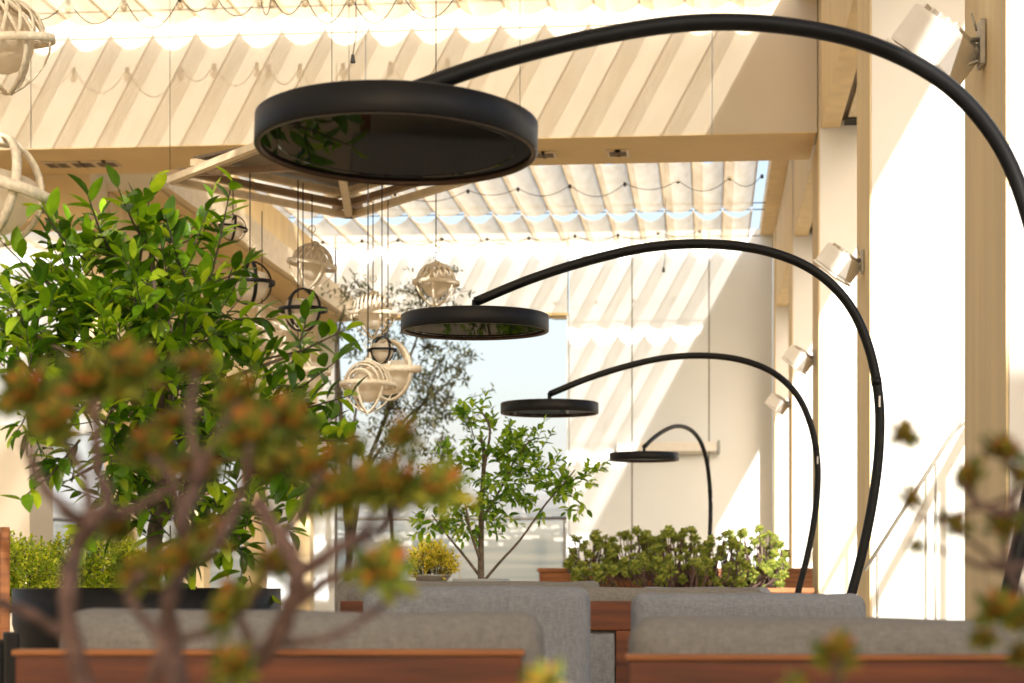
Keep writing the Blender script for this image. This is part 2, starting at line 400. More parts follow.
# ---- left side wall and eave beam
lx = -6.55
lw = empty('left_wall', (lx, Y1 + 1.95, 0), 'beige side wall and sloping eave behind the lemon tree', 'wall')
inv = Matrix.Translation((-lx, -(Y1 + 1.95), 0))
MB().box(lx - .3, lx, Y1 + 1.95, Y2 - .02, Z(1.75), Z(4.2)).build('upper_wall', M['cream'], lw, inv=inv)
for yy in (22.2, 25.6, 29.0, 32.6):
    MB().box(lx - .3, lx - .02, yy, yy + .35, 0, Z(1.75) - .003).build('post', M['cream'], lw, inv=inv)
MB().box(lx - .35, lx + .55, Y1 + 1.92, Y2 - .35, Z(4.21), Z(4.42)).build('eave', M['tan'], lw, inv=inv)
MB().box(lx + .56, lx + .66, Y1 + 1.92, Y2 - .30, Z(4.24), Z(4.62)).build('gutter', M['brass'], lw, inv=inv)
MB().box(lx - .35, lx + .2, Y1 + 1.92, Y2 - .35, Z(4.425), Z(5.4)).build('parapet', M['cream'], lw, inv=inv)
p0, p1 = P(0, 575, 12), P(30, 575, 12)
struct('side_column', MB().box(P(-10, 0, 14).x, P(30, 0, 14).x, P(20, 0, 14).y, P(20, 0, 14).y + .5, 0, P(0, 425, 14).z), M['fascia'],
       'short beige column at the left edge behind the hedge', 'column')

# ---- canopies
def canopy(y0, y1, label, grp='pleated cream fabric canopies'):
    per = .435; x1 = .64; n = 33; seg = 10; hz = Z(5.5); vs = []; fs = []
    o = empty('fabric_canopy', (0, (y0 + y1) / 2, hz), label, 'canopy', grp)
    rnd = random.Random(int(y0 * 10))
    mb = MB(); ny = 5; H = (y1 - y0) / 2
    sags = [rnd.uniform(.085, .125) for _ in range(n)]
    ys = [-H + 2 * H * j / (ny - 1) for j in range(ny)]
    cols = []
    for i in range(n):
        for k in range(seg):
            u = k / seg; cols.append((x1 - per * (i + u), sags[i] * 4 * u * (1 - u), i))
    cols.append((x1 - per * n, 0, n - 1))
    offs = [[rnd.uniform(-.035, .035) for _ in range(n + 1)] for _ in range(2)]
    for (x, s_, i) in cols:
        u = ((x1 - x) / per) % 1.0
        for j, y in enumerate(ys):
            e = 0
            if j == 0: e = offs[0][i] * (1 - u) + offs[0][min(i + 1, n)] * u + .10 * 4 * u * (1 - u)
            if j == ny - 1: e = offs[1][i] * (1 - u) + offs[1][min(i + 1, n)] * u - .10 * 4 * u * (1 - u)
            wob = rnd.uniform(-.004, .004)
            vs.append((x, y + e, -s_ * (1 + .25 * (1 - (y / H) ** 2)) + wob))
    for c in range(len(cols) - 1):
        for j in range(ny - 1): a = c * ny + j; fs.append((a, a + 1, a + ny + 1, a + ny))
    mb.add(vs, fs, True); mb.build('fabric', M['canopy'], o)
    # folded hem allowance: second fabric layer beside every rib
    hb = MB()
    for i in range(1, n + 1):
        xr_ = x1 - per * i; wd = .12 + rnd.uniform(-.03, .03)
        v2 = []; f2 = []
        for k in range(4):
            x = xr_ + wd * k / 3; u = 1 - (x - xr_) / per; s_ = sags[i - 1] * 4 * u * (1 - u)
            for y in ys: v2.append((x, y * .99, -s_ * (1 + .25 * (1 - (y / H) ** 2)) - .012 - (.01 if k else 0)))
        for k in range(3):
            for j in range(ny - 1): a = k * ny + j; f2.append((a, a + 1, a + ny + 1, a + ny))
        hb.add(v2, f2, True)
    hb.build('hem_strip', M['hem'], o)
    bt = MB()
    for i in range(0, n + 1): bt.tube([(x1 - per * i, -H + .01, .004), (x1 - per * i, 0, .0), (x1 - per * i, H - .01, .004)], .011, 6)
    bt.build('batten', M['brass'], o)
    rb = MB()
    for y in (-H + .12, H - .12): rb.tube([(x1 - per * n, y, .03), (x1 + .2, y, .03)], .008, 6)
    rb.build('support_wire', M['cable'], o)
    return o
yA = 19.27
names = ['nearest the fascia wall', 'second from the fascia wall', 'third from the fascia wall', 'overhead above the heaters', 'overhead above the pendants', 'overhead above the sofas',
         'overhead in front of the camera', 'above the camera', 'behind the camera', 'last one behind the camera']
y = yA
for i in range(10):
    canopy(y - 3.12, y, 'pleated cream fabric canopy section ' + names[i]); y -= 3.42
y = 32.95
for nm in ('beside the far wall, lowest in the photo', 'in the far bay one before the far wall', 'in the far bay just past the cross beam', 'short piece hidden above the cross beam'):
    ln = 2.6 if 'beside' in nm else 3.9 if 'one before' in nm else 2.6 if 'short' not in nm else 1.0
    canopy(y - ln, y, 'pleated cream fabric canopy section ' + nm); y -= ln + .3

# ---- glass balustrades
def balustrade(a, b, h, label, n=6, grp='glass balustrades'):
    a = Vector(a); b = Vector(b); o = empty('glass_balustrade', a, label, 'balustrade', grp); d = b - a
    mb = MB(); mb.tube([(0, 0, h), d + Vector((0, 0, h))], .032, 12); mb.build('handrail', M['metal'], o)
    for i in range(n + 1):
        q = d * (i / n); MB().box(q.x - .018, q.x + .018, q.y - .018, q.y + .018, 0, h - .03).build('post', M['metal'], o)
    for i in range(n):
        q0 = d * ((i + .03) / n); q1 = d * ((i + .97) / n)
        MB().bar(q0 + Vector((0, 0, h / 2)), q1 + Vector((0, 0, h / 2)), .012, h - .16).build('pane', M['glass'], o)
balustrade((-14, 36, 0), (1.2, 36, 0), P(0, 518, 36).z, 'frameless glass balustrade seen through the far opening', 8)
balustrade((1.98, 4.4, 0), (1.98, 33, 0), Z(1.5), 'glass windscreen with handrail behind the piers on the right', 16)

hz_m = bpy.data.materials.new('haze'); hz_m.use_nodes = True; n_ = hz_m.node_tree.nodes
n_.remove(n_['Principled BSDF']); vp = n_.new('ShaderNodeVolumePrincipled'); vp.inputs['Color'].default_value = (.93, .95, 1, 1); vp.inputs['Density'].default_value = .00008
hz_m.node_tree.links.new(vp.outputs[0], n_['Material Output'].inputs['Volume'])
tag(MB().box(-9500, 9500, -500, 9000, -200, 420).build('haze', hz_m), kind='stuff')
hr = empty('rail_shadow_bars', PY(935, 575, 13.12), 'slim sloping bar with thin uprights added as the windscreen rail shadow before the second pier front', 'handrail'); hr.location.z = 0  # added bars drawn along the windscreen rail's shadow line on the pier
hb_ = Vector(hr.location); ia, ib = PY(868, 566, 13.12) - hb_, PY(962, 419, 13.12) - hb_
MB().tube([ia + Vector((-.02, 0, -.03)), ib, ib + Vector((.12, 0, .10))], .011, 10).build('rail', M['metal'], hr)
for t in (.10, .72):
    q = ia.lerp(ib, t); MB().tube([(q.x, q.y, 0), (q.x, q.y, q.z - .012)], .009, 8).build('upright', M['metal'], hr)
# ------------------------------------------------------------------ arched heaters
def crom(pts, n=6):
    out = []; p = [Vector(q) for q in pts]; p = [p[0] * 2 - p[1]] + p + [p[-1] * 2 - p[-2]]
    for i in range(1, len(p) - 2):
        for k in range(n):
            t = k / n; a, b, c, d = p[i - 1:i + 3]
            out.append(.5 * ((2 * b) + (-a + c) * t + (2 * a - 5 * b + 4 * c - d) * t * t + (-a + 3 * b - 3 * c + d) * t ** 3))
    out.append(p[-2]); return out
S = 10.8 / 2000
raw = [(812, 751), (832, 670), (850, 597), (862, 550), (872, 500), (878, 450), (878, 400), (868, 348), (847, 303), (812, 270), (765, 251), (710, 244), (650, 247), (590, 260), (530, 279), (474, 302)]
ARC = [((x - 812) * S, 0, ZC + (575 - y) * S) for x, y in raw]; ARC[0] = (0, 0, .01)
def heater(loc, rz, label, arc=ARC, tilt=(0, 0), dia=.8, dz=0):
    o = empty('arched_heater', loc, label, 'heater', 'black arched disc heaters', rz)
    pts = crom(arc, 7)
    if dz:
        zm = max(p.z for p in pts); pts = [Vector((p.x, p.y, p.z + dz * min(1, max(0, (p.z - 1) / 1.2)))) for p in pts]
    MB().tube(pts, .0265, 16).build('arched_pole', M['black'], o)
    e = pts[-1]; r = dia / 2
    MB().lathe([(.0, .0), (.22, 0), (.23, .01), (.23, .025), (.06, .035), (.0, .035)], 40).build('base_plate', M['black'], o)
    MB().tube([(e.x, 0, e.z + .012), (e.x, 0, e.z - .07)], .017, 12).build('neck', M['black'], o)
    MB().tube([Vector(pts[44]) + Vector((0, 0, -.001)), pts[45]], .028, 16).build('pole_sleeve', M['black'], o)
    q = pts[int(len(pts) * .40)]
    MB().box(q.x - .006, q.x + .004, -.0285, -.0262, q.z - .04, q.z + .02).build('sticker', M['floodw'], o)
    h = bpy.data.objects.new('heater_head', None)
    C.objects.link(h); h.parent = o; h.location = (e.x, 0, e.z - .11); h.rotation_euler = (R(tilt[0]), R(tilt[1]), 0)
    MB().lathe([(0.0, .048), (.06, .047), (.07, .040), (r * .97, .040), (r, .034), (r, -.048), (r - .004, -.052)], 96).build('housing', M['black'], h)
    MB().lathe([(r - .0045, -.0522), (r - .016, -.0522), (r - .018, -.046), (r - .018, -.040)], 96).build('bronze_lip', M['copper'], h)
    MB().lathe([(r - .0181, -.041), (r * .84, -.0405), (r * .835, -.0375), (r * .82, -.0375), (.0, -.0375)], 96, smooth=False).build('reflector_glass', M['mirror'], h)
    return o
# lamp 2
h2 = P(474, 303, 10.8); b2 = Vector((h2.x + 1.83 * ct, h2.y + 1.83 * st, 0))
heater(b2, TH, 'second largest arched black heater, middle of the row before the far wall', dia=.8)
h3 = P(549, 390, 16.3); heater((h3.x + 1.83 * ct, h3.y + 1.83 * st, 0), TH, 'third arched black heater, smaller, its disc before the bright opening', dia=.8)
def place(headpx, D, a):   # a: heading of the arm plane in camera frame
    h = P(headpx, 450, D); rz = TH + a
    return (h.x + 1.83 * math.cos(rz), h.y + 1.83 * math.sin(rz), 0), rz
l, rz = place(644, 23.0, R(64)); heater(l, rz, 'smallest arched black heater, farthest, in front of the far wall fixture')
ARC1 = [(p[0], p[1], p[2]) for p in ARC]
l, rz = place(395, 5.80, R(18.7)); heater(l, rz, 'nearest and largest arched black heater crossing the top of the photo', ARC1, tilt=(-2.3, 2.2), dia=.82, dz=-.085)

# ------------------------------------------------------------------ floodlights
def flood(loc, label, sc=1.0, rot=(0, 0, 0)):
    o = empty('floodlight', loc, label, 'floodlight', 'white floodlights on the piers'); o.scale = (sc, sc, sc)
    mb = MB().box(-.02, .0, -.06, .06, -.09, .09); mb.build('wall_plate', M['metal'], o, .003)
    mb = MB(); mb.tube([(-.02, 0, .02), (-.09, 0, .02), (-.12, 0, -.01)], .010, 8); mb.bar((-.02, .03, -.06), (-.20, .03, -.12), .035, .008); mb.tube([(-.03, -.02, .05), (-.05, -.02, .12)], .005, 6)
    mb.build('bracket', M['metal'], o)
    h = bpy.data.objects.new('lamp_head', None); C.objects.link(h); h.parent = o; h.location = (-.22, 0, -.05); h.rotation_euler = rot
    bx = MB().box(-.12, .12, -.15, .15, -.03, .14); hh = bx.build('housing', M['floodw'], h, .02)
    MB().box(-.125, .125, -.155, .155, -.052, -.032).build('front_frame', M['floodw'], h, .008)
    MB().box(-.105, .105, -.135, .135, -.058, -.0525).build('lens', M['lens'], h)
    vb = MB()
    for i in range(5): vb.box(-.09 + i * .04, -.082 + i * .04, -.13, .13, .1402, .16)
    vb.build('cooling_fin', M['floodw'], h)
    return o
for i, (px, py, y, sc, lab) in enumerate(((962, 45, pier_y[0] + .55, 1.0, 'large white floodlight on the nearest pier, top right'), (856, 262, pier_y[1] + .5, .86, 'white floodlight bracketed to the second pier behind the heater arch'),
                               (816, 358, pier_y[2] + .5, .86, 'small white floodlight on the third pier above the third heater arch'), (790, 403, pier_y[3] + .5, .85, 'smallest white floodlight, lowest on the fourth pier'))):
    q = PY(px, py, y); flood((XF - .004, y, q.z), lab, sc * (1.0 if i else .95), (R(-8), R(38), R(-30)))

# ------------------------------------------------------------------ hanging frame
FH = 3.0
def FP(px, D): 
    q = P(px, 575, D); return Vector((q.x, q.y, Z(FH)))
Lc, Fc, Rc = FP(170, 15.2), FP(349, 16.7), FP(520, 14.6); Nc = Lc + Rc - Fc
ctr = (Lc + Rc) / 2
hf = empty('hanging_frame', ctr, 'diamond shaped bronze ceiling frame with rails from which the lanterns hang', 'ceiling frame')
def rel(v): return v - ctr
def rails(a, b, name='rail'):
    d = (b - a).normalized(); n_ = Vector((-d.y, d.x, 0))
    if (ctr - a).dot(n_) < 0: n_ = -n_
    for off, mm in ((0, 'brass'), (.13, 'bronze'), (.26, 'brass')):
        MB().bar(rel(a) + n_ * off + Vector((0, 0, off * .4)), rel(b) + n_ * off + Vector((0, 0, off * .4)), .06, .05).build(name, M[mm], hf)
for a, b in ((Lc, Fc), (Fc, Rc), (Rc, Nc), (Nc, Lc)): rails(a, b)
MB().bar(rel(Fc), rel(Nc), .06, .05).build('cross_bar', M['brass'], hf)
MB().bar(rel(Lc) + Vector((0, 0, .05)), rel(Rc) + Vector((0, 0, .05)), .05, .05).build('cross_bar', M['bronze'], hf)
def quadpanel(a, b, c, d, z):
    mb = MB(); vs = [rel(v) + Vector((0, 0, z)) for v in (a, b, c, d)]; vs += [v + Vector((0, 0, .02)) for v in vs]
    mb.add(vs, [(0, 3, 2, 1), (4, 5, 6, 7), (0, 1, 5, 4), (1, 2, 6, 5), (2, 3, 7, 6), (3, 0, 4, 7)]); return mb
sh = .86
def shr(v): return ctr + (v - ctr) * sh
quadpanel(shr(Lc), shr(Fc), shr(Rc), ctr * .5 + shr(Nc) * .5, .15).build('dark_panel', M['brownpanel'], hf)
for v in (Lc, Fc, Rc, Nc): MB().tube([rel(v), rel(v) + Vector((0, 0, 5.6 - FH))], .0025, 6).build('suspension_cable', M['cable'], hf)

# ------------------------------------------------------------------ lanterns
def ring(mb, r, wid, th, axis='z', zz=0, n=36):
    pts = []
    for k in range(n + 1):
        a = 2 * math.pi * k / n
        if axis == 'z': pts.append((r * math.cos(a), r * math.sin(a), zz))
        elif axis == 'x': pts.append((0, r * math.cos(a), zz + r * math.sin(a)))
        else: pts.append((r * math.cos(a), 0, zz + r * math.sin(a)))
    mb.ribbon(pts, lambda p: Vector((p.x, p.y, p.z - zz)), wid, th)
def dark_lantern():
    o = empty('pendant_lantern', (0, 0, 0), 'x', 'lantern', 'hanging globe lanterns')
    mb = MB(); ring(mb, .165, .028, .008, 'x'); ring(mb, .165, .028, .008, 'y'); mb.build('hoops', M['black'], o)
    mb = MB(); ring(mb, .185, .03, .008, 'z'); mb.build('equator_band', M['black'], o)
    MB().lathe([(.14 * math.cos(a), .14 * math.sin(a) * 1.05) for a in [R(-90 + 10 * i) for i in range(13)]], 28).build('glass_bowl', M['frost'], o)
    MB().lathe([(0, .09), (.03, .09), (.045, .06), (.045, .05), (0, .05)], 16).build('cap', M['black'], o)
    return o
def cream_hoop():
    o = empty('pendant_lantern', (0, 0, 0), 'x', 'lantern', 'hanging globe lanterns')
    mb = MB(); ring(mb, .185, .03, .012, 'x'); ring(mb, .185, .03, .012, 'y'); mb.build('hoops', M['rattan'], o)
    mb = MB(); ring(mb, .205, .036, .012, 'z'); mb.build('equator_band', M['rattan'], o)
    MB().lathe([(.155 * math.cos(a), .155 * math.sin(a)) for a in [R(-90 + 10 * i) for i in range(12)]], 32).build('glass_bowl', M['frost'], o)
    MB().lathe([(0, .19), (.02, .19), (.035, .165), (.035, .155), (0, .155)], 16).build('cap', M['rattan'], o)
    return o
def wicker_lantern(dense=True):
    o = empty('pendant_lantern', (0, 0, 0), 'x', 'lantern', 'hanging globe lanterns')
    mb = MB(); ring(mb, .205, .032, .012, 'z'); mb.build('equator_band', M['rattan'], o)
    mb = MB()
    if dense:
        for k in range(16):
            for tw in (-.55, .55):
                a0 = 2 * math.pi * k / 16
                pts = [(.175 * math.cos(R(t)) * math.cos(a0 + tw * t / 90), .175 * math.cos(R(t)) * math.sin(a0 + tw * t / 90), .015 + .165 * math.sin(R(t))) for t in range(0, 86, 12)]
                mb.ribbon(pts, lambda p: p, .015, .006)
    else:
        for k in range(9):
            x = -.15 + .3 * k / 8; h = math.sqrt(max(.0004, .18 ** 2 - x * x))
            pts = [(x, h * math.cos(R(t)), h * math.sin(R(t))) for t in range(0, 181, 15)]
            mb.ribbon(pts, lambda p: p, .017, .007)
    mb.build('woven_dome', M['rattan'], o)
    mb = MB()
    for k in range(6):
        a = math.pi * k / 3
        pts = [(r_ * math.cos(a), r_ * math.sin(a), z) for r_, z in ((.19, 0), (.182, -.05), (.155, -.10), (.11, -.15), (.06, -.185), (.01, -.21))]
        mb.ribbon(pts, lambda p: Vector((p.x, p.y, p.z * .7)), .020, .008)
    mb.build('lower_ribs', M['rattan'], o)
    MB().lathe([(.125 * math.cos(a), .13 * math.sin(a)) for a in [R(-90 + 10 * i) for i in range(17)]], 24).build('glass_globe', M['frost'], o)
    MB().lathe([(0, .20), (.02, .20), (.035, .175), (.035, .165), (0, .165)], 16).build('cap', M['rattan'], o)
    return o
protos = {'d': dark_lantern(), 'w': wicker_lantern(True), 'v': wicker_lantern(False), 'c': cream_hoop()}
used = set(); todo = []
lan = [  # type, px, py, D, scale, cable top, label
    ('w', 3, 42, 8.2, 1.0, 'roof', 'rattan lantern cut by the top left corner of the photo', (R(8), R(-6), .3)),
    ('c', -10, 190, 7.0, 1.05, 'roof', 'large pale rattan lantern at the left edge below another', (R(5), R(10), .8)),
    ('d', 233, 228, 15.6, .62, 'frame', 'dark hoop lantern partly behind the top of the lemon tree', (0, R(8), .4)),
    ('d', 250, 283, 15.0, 1.0, 'frame', 'dark hoop lantern directly right of the lemon tree crown', (0, 0, .5)),
    ('d', 303, 310, 15.4, 1.0, 'frame', 'lowest and rightmost of the large dark hoop lanterns', (0, 0, 1.1)),
    ('w', 312, 265, 15.9, .95, 'frame', 'rattan lantern with woven dome above the dark hoop lanterns', (0, R(10), .2)),
    ('v', 373, 314, 16.2, .95, 'frame', 'slatted rattan lantern above the small dark cup lantern', (0, 0, 0)),
    ('d', 382, 350, 15.2, .62, 'frame', 'small dark rimmed cup lantern above the lowest rattan lantern', (0, 0, .78)),
    ('v', 368, 385, 14.8, 1.0, 'frame', 'lowest slatted rattan lantern with pointed base', (0, R(3), 1.3)),
    ('c', 388, 370, 16.1, 1.3, 'frame', 'rattan lantern behind and right of the lowest one', (0, R(-4), 1)),
    ('w', 436, 283, 16.0, .90, 'roof', 'rattan lantern hanging alone above the second heater disc', (0, R(2), .5)),
    ('c', 298, 372, 15.3, 1.2, 'frame', 'large pale rattan lantern behind the right sprigs of the lemon tree', (0, 0, .6)),
    ('c', 262, 330, 16.6, 1.1, 'frame', 'pale rattan lantern half hidden between the dark lanterns and tree', (0, 0, .1)),
]
for (t, px, py, D, s, top, lab, rot) in lan:
    o = protos[t] if t not in used else copy_tree(protos[t]); used.add(t)
    q = P(px, py, D); o.location = q; o.rotation_euler = rot; o.scale = (s, s, s); o['label'] = lab
    todo.append((o, q, s, rot, top, t, px))
for (o, q, s, rot, top, t, px) in todo:
    zt = (Z(5.55) if top == 'roof' else Z(FH + .02)) - q.z
    mtx = Euler(rot).to_matrix().inverted()
    MB().tube([mtx @ Vector((0, 0, .16 * s)) / s, mtx @ Vector((0, 0, zt)) / s], .0045 / s, 6).build('cable', M['cable'], o)
    if t != 'w' or px > 300:
        pts = [mtx @ (Vector((.028 * math.cos(a), 0, .30 * s + .028 * math.sin(a)))) / s for a in [2 * math.pi * k / 14 for k in range(14)]]
        MB().tube(pts, .004 / s, 6, closed=True).build('hanging_ring', M['rattan'], o)

# ------------------------------------------------------------------ string lights
def string_light(pts, sag, label, nb=1, bulb=True):
    o = empty('string_light', pts[0], label, 'string light', 'festoon string lights'); b0 = Vector(pts[0])
    mb = MB(); rnd = random.Random(len(label))
    for a, b in zip(pts[:-1], pts[1:]):
        a = Vector(a) - b0; b = Vector(b) - b0; s = sag * rnd.uniform(.6, 1.25)
        mb.tube([a.lerp(b, t / 12) - Vector((0, 0, s * 4 * (t / 12) * (1 - t / 12))) for t in range(13)], .005, 6, cap=False)
    mb.build('wire', M['cable'], o)
    for p in pts:
        q = Vector(p) - b0
        MB().lathe([(0, .01), (.018, .008), (.022, -.01), (.022, -.045), (0, -.045)], 10, Matrix.Translation(q)).build('socket', M['cable'], o)
        if bulb: MB().lathe([(.015, -.046), (.02, -.06), (.034, -.085), (.034, -.10), (.02, -.125), (.0, -.13)], 12, Matrix.Translation(q)).build('bulb', M['bulb'], o)
string_light([PY(x, y, 18.6) for x, y in ((-40, 6), (12, 4), (68, -1), (124, -2), (180, -3), (215, -6), (260, -7), (272, -5), (305, -6), (350, -7), (400, -9), (460, -12))], .24, 'festoon lights looping along the top left under the canopy', bulb=True)
string_light([PY(x, y, 27.5) for x, y in ((340, 195), (395, 193), (468, 190), (518, 188), (570, 185), (625, 183), (678, 180), (730, 177), (762, 175))], .14, 'string of lights just below the cross beam in the far bay', bulb=False)
string_light([PY(x, y, 31.5) for x, y in ((255, 246), (284, 242), (323, 241), (362, 240), (398, 239), (442, 238), (487, 238), (529, 237), (575, 235), (618, 234), (658, 232), (700, 230))], .12, 'string of lights below the far canopy above the second heater', bulb=False)
def pull(px, y0, y1, D, label):
    q = P(px, y0, D); o = empty('pull_cord', q, label, 'pull cord', 'pull cords hanging from the canopy'); e = P(px, y1, D) - q
    MB().tube([(0, 0, 1.2), (0.01, 0, e.z * .5), (-.02, 0, e.z)], .005, 6).build('cord', M['cable'], o)
    MB().lathe([(0, .02), (.014, .01), (.024, -.05), (.024, -.06), (0, -.06)], 10, Matrix.Translation((-.02, 0, e.z))).build('cord_end', M['cable'], o)
pull(355, 10, 56, 17.5, 'thin black pull cord hanging at the top left of centre')
pull(665, 235, 268, 29.0, 'small black pull cord above the arch of the second heater')

# ------------------------------------------------------------------ plants
def leaf_into(mb, p, d, L, wd, droop=.25, fold=.18, nrm=None, rnd=random):
    d = d.normalized(); up = Vector((0, 0, 1)) if nrm is None else nrm
    side = d.cross(up)
    if side.length < .05: side = d.orthogonal()
    side.normalize(); n_ = side.cross(d).normalized()
    a = rnd.uniform(-.7, .7); side, n_ = side * math.cos(a) + n_ * math.sin(a), n_ * math.cos(a) - side * math.sin(a)
    def q(t, s, z): return p + d * (L * t) + side * s + n_ * (z - droop * L * t * t)
    vs = [p]
    for t, k in ((.14, .30), (.36, .49), (.62, .46), (.84, .27)): vs += [q(t, wd * k, fold * wd * k * 2), q(t, 0, 0), q(t, -wd * k, fold * wd * k * 2)]
    vs.append(q(1, 0, 0)); fs = [(0, 2, 1), (0, 3, 2), (10, 11, 13), (11, 12, 13)]
    for k in (1, 4, 7): fs += [(k, k + 1, k + 4, k + 3), (k + 1, k + 2, k + 5, k + 4)]
    mb.add(vs, fs, True)
def rdir(rnd):
    while True:
        v = Vector((rnd.uniform(-1, 1), rnd.uniform(-1, 1), rnd.uniform(-1, 1)))
        if .05 < v.length < 1: return v.normalized()
def sprig(mb, tw, a, d, L, n, ll, lw, rnd, rad=.003):
    d = d.normalized(); b = a + d * L + Vector((0, 0, L * .10)); tw.tube([a, a.lerp(b, .5) + Vector((0, 0, -.01)), b], [rad, rad * .8, rad * .4], 5, cap=False)
    for i in range(n):
        t = (i + .8) / n; p = a.lerp(b, t); ang = i * 2.4 + rnd.random(); o_ = d.orthogonal().normalized(); o2 = d.cross(o_)
        out = (o_ * math.cos(ang) + o2 * math.sin(ang)) * 1.0 + d * (.55 + .5 * t) + Vector((0, 0, .15))
        s = rnd.uniform(.7, 1.15) * (1 - .25 * t)
        leaf_into(mb, p, out, ll * s, lw * s, rnd.uniform(.05, .4), rnd=rnd)
    leaf_into(mb, b, d + Vector((0, 0, .2)), ll * .7, lw * .6, .1, rnd=rnd)

def lemon_tree():
    rnd = random.Random(11); base = P(150, 590, 7.2); base.z = .72
    o = empty('lemon_tree', base, 'large glossy green lemon tree filling the left side, in a black planter', 'tree')
    inv = Matrix.Translation(-base); cr = MB(); tw = MB(); tk = MB()
    top = P(165, 420, 7.2)
    tk.tube([base - Vector((0, 0, .1)), P(155, 530, 7.2), P(165, 480, 7.25), top], [.032, .028, .024, .02], 10)
    blobs = [(165, 300, 80, 34), (100, 300, 72, 22), (178, 335, 58, 26), (150, 380, 90, 34), (60, 310, 50, 12), (25, 330, 40, 9), (240, 415, 55, 18), (105, 420, 65, 19), (165, 470, 70, 22), (222, 492, 62, 17),
             (150, 250, 45, 12), (290, 440, 45, 11), (308, 480, 36, 8), (70, 480, 40, 3), (195, 548, 50, 9), (240, 540, 40, 8), (30, 400, 45, 12), (130, 350, 110, 26), (170, 520, 60, 12), (300, 352, 16, 3)]
    for (x, y, r, n) in blobs:
        D0 = 7.2 + rnd.uniform(-.25, .25); c = P(x, y, D0); rw = r * 7.2 / F
        tk.tube([top.lerp(base, rnd.uniform(0, .35)), top.lerp(c, .55) + rdir(rnd) * .04, c], [.013, .009, .005], 7)
        for _ in range(int(n * 1.12)):
            v = rdir(rnd); q = c + v * rw * rnd.uniform(.25, .95) * Vector((1, 1.1, 1)).length / 1.75
            dd = (v + Vector((0, 0, .35)) + rdir(rnd) * .4)
            if rnd.random() < .25: tw.tube([c.lerp(q, .3), q], .0028, 4, cap=False)
            sprig(cr, tw, q, dd, rnd.uniform(.08, .17), rnd.randint(6, 9), .116, .046, rnd)
    # long outer shoots that shape the outline
    for (x0, y0, x1, y1) in ((140, 260, 152, 178), (150, 250, 118, 188), (205, 300, 232, 182), (190, 290, 165, 215), (60, 290, 0, 240), (85, 260, 40, 205), (110, 250, 88, 196), (260, 360, 345, 330),
                             (260, 410, 352, 395), (270, 400, 338, 360), (270, 430, 358, 440), (60, 350, -10, 330), (290, 470, 340, 490), (80, 440, 20, 500), (120, 500, 78, 540)):
        a = P(x0, y0, 7.1); b = P(x1, y1, 7.0 + rnd.uniform(-.3, .2)); L = (b - a).length
        tw.tube([a, a.lerp(b, .5) + Vector((0, 0, -.02)), b], [.005, .004, .002], 5, cap=False)
        m_ = int(L / .03)
        for i in range(m_):
            p = a.lerp(b, (i + 1) / m_); d = (b - a).normalized(); v = rdir(rnd); v = (v - d * v.dot(d)).normalized()
            leaf_into(cr, p, d * .75 + v, .10 * rnd.uniform(.7, 1.15), .045, rnd.uniform(0, .3), rnd=rnd)
    tk.build('trunk', M['bark'], o, inv=inv); tw.build('twigs', M['barkdark'], o, inv=inv); cr.build('crown', M['lemon'], o, inv=inv)
lemon_tree()
def pot_lathe(name, c, r, h, label, cat='planter', m='blackpot', flare=.85):
    o = empty(name, (c.x, c.y, c.z), label, cat)
    MB().lathe([(0, 0), (r * flare * .8, 0), (r * flare, h * .1), (r * .97, h * .8), (r, h * .86), (r, h), (r - .03, h), (r - .035, h * .88)], 56).build('body', M[m], o)
    MB().lathe([(0, h * .9), (r - .03, h * .88)], 30).build('soil', M['soil'], o)
    return o
c = P(148, 590, 7.2); pot_lathe('round_planter', Vector((c.x, c.y, 0)), .475, c.z + .005, 'wide black planter bowl holding the lemon tree')

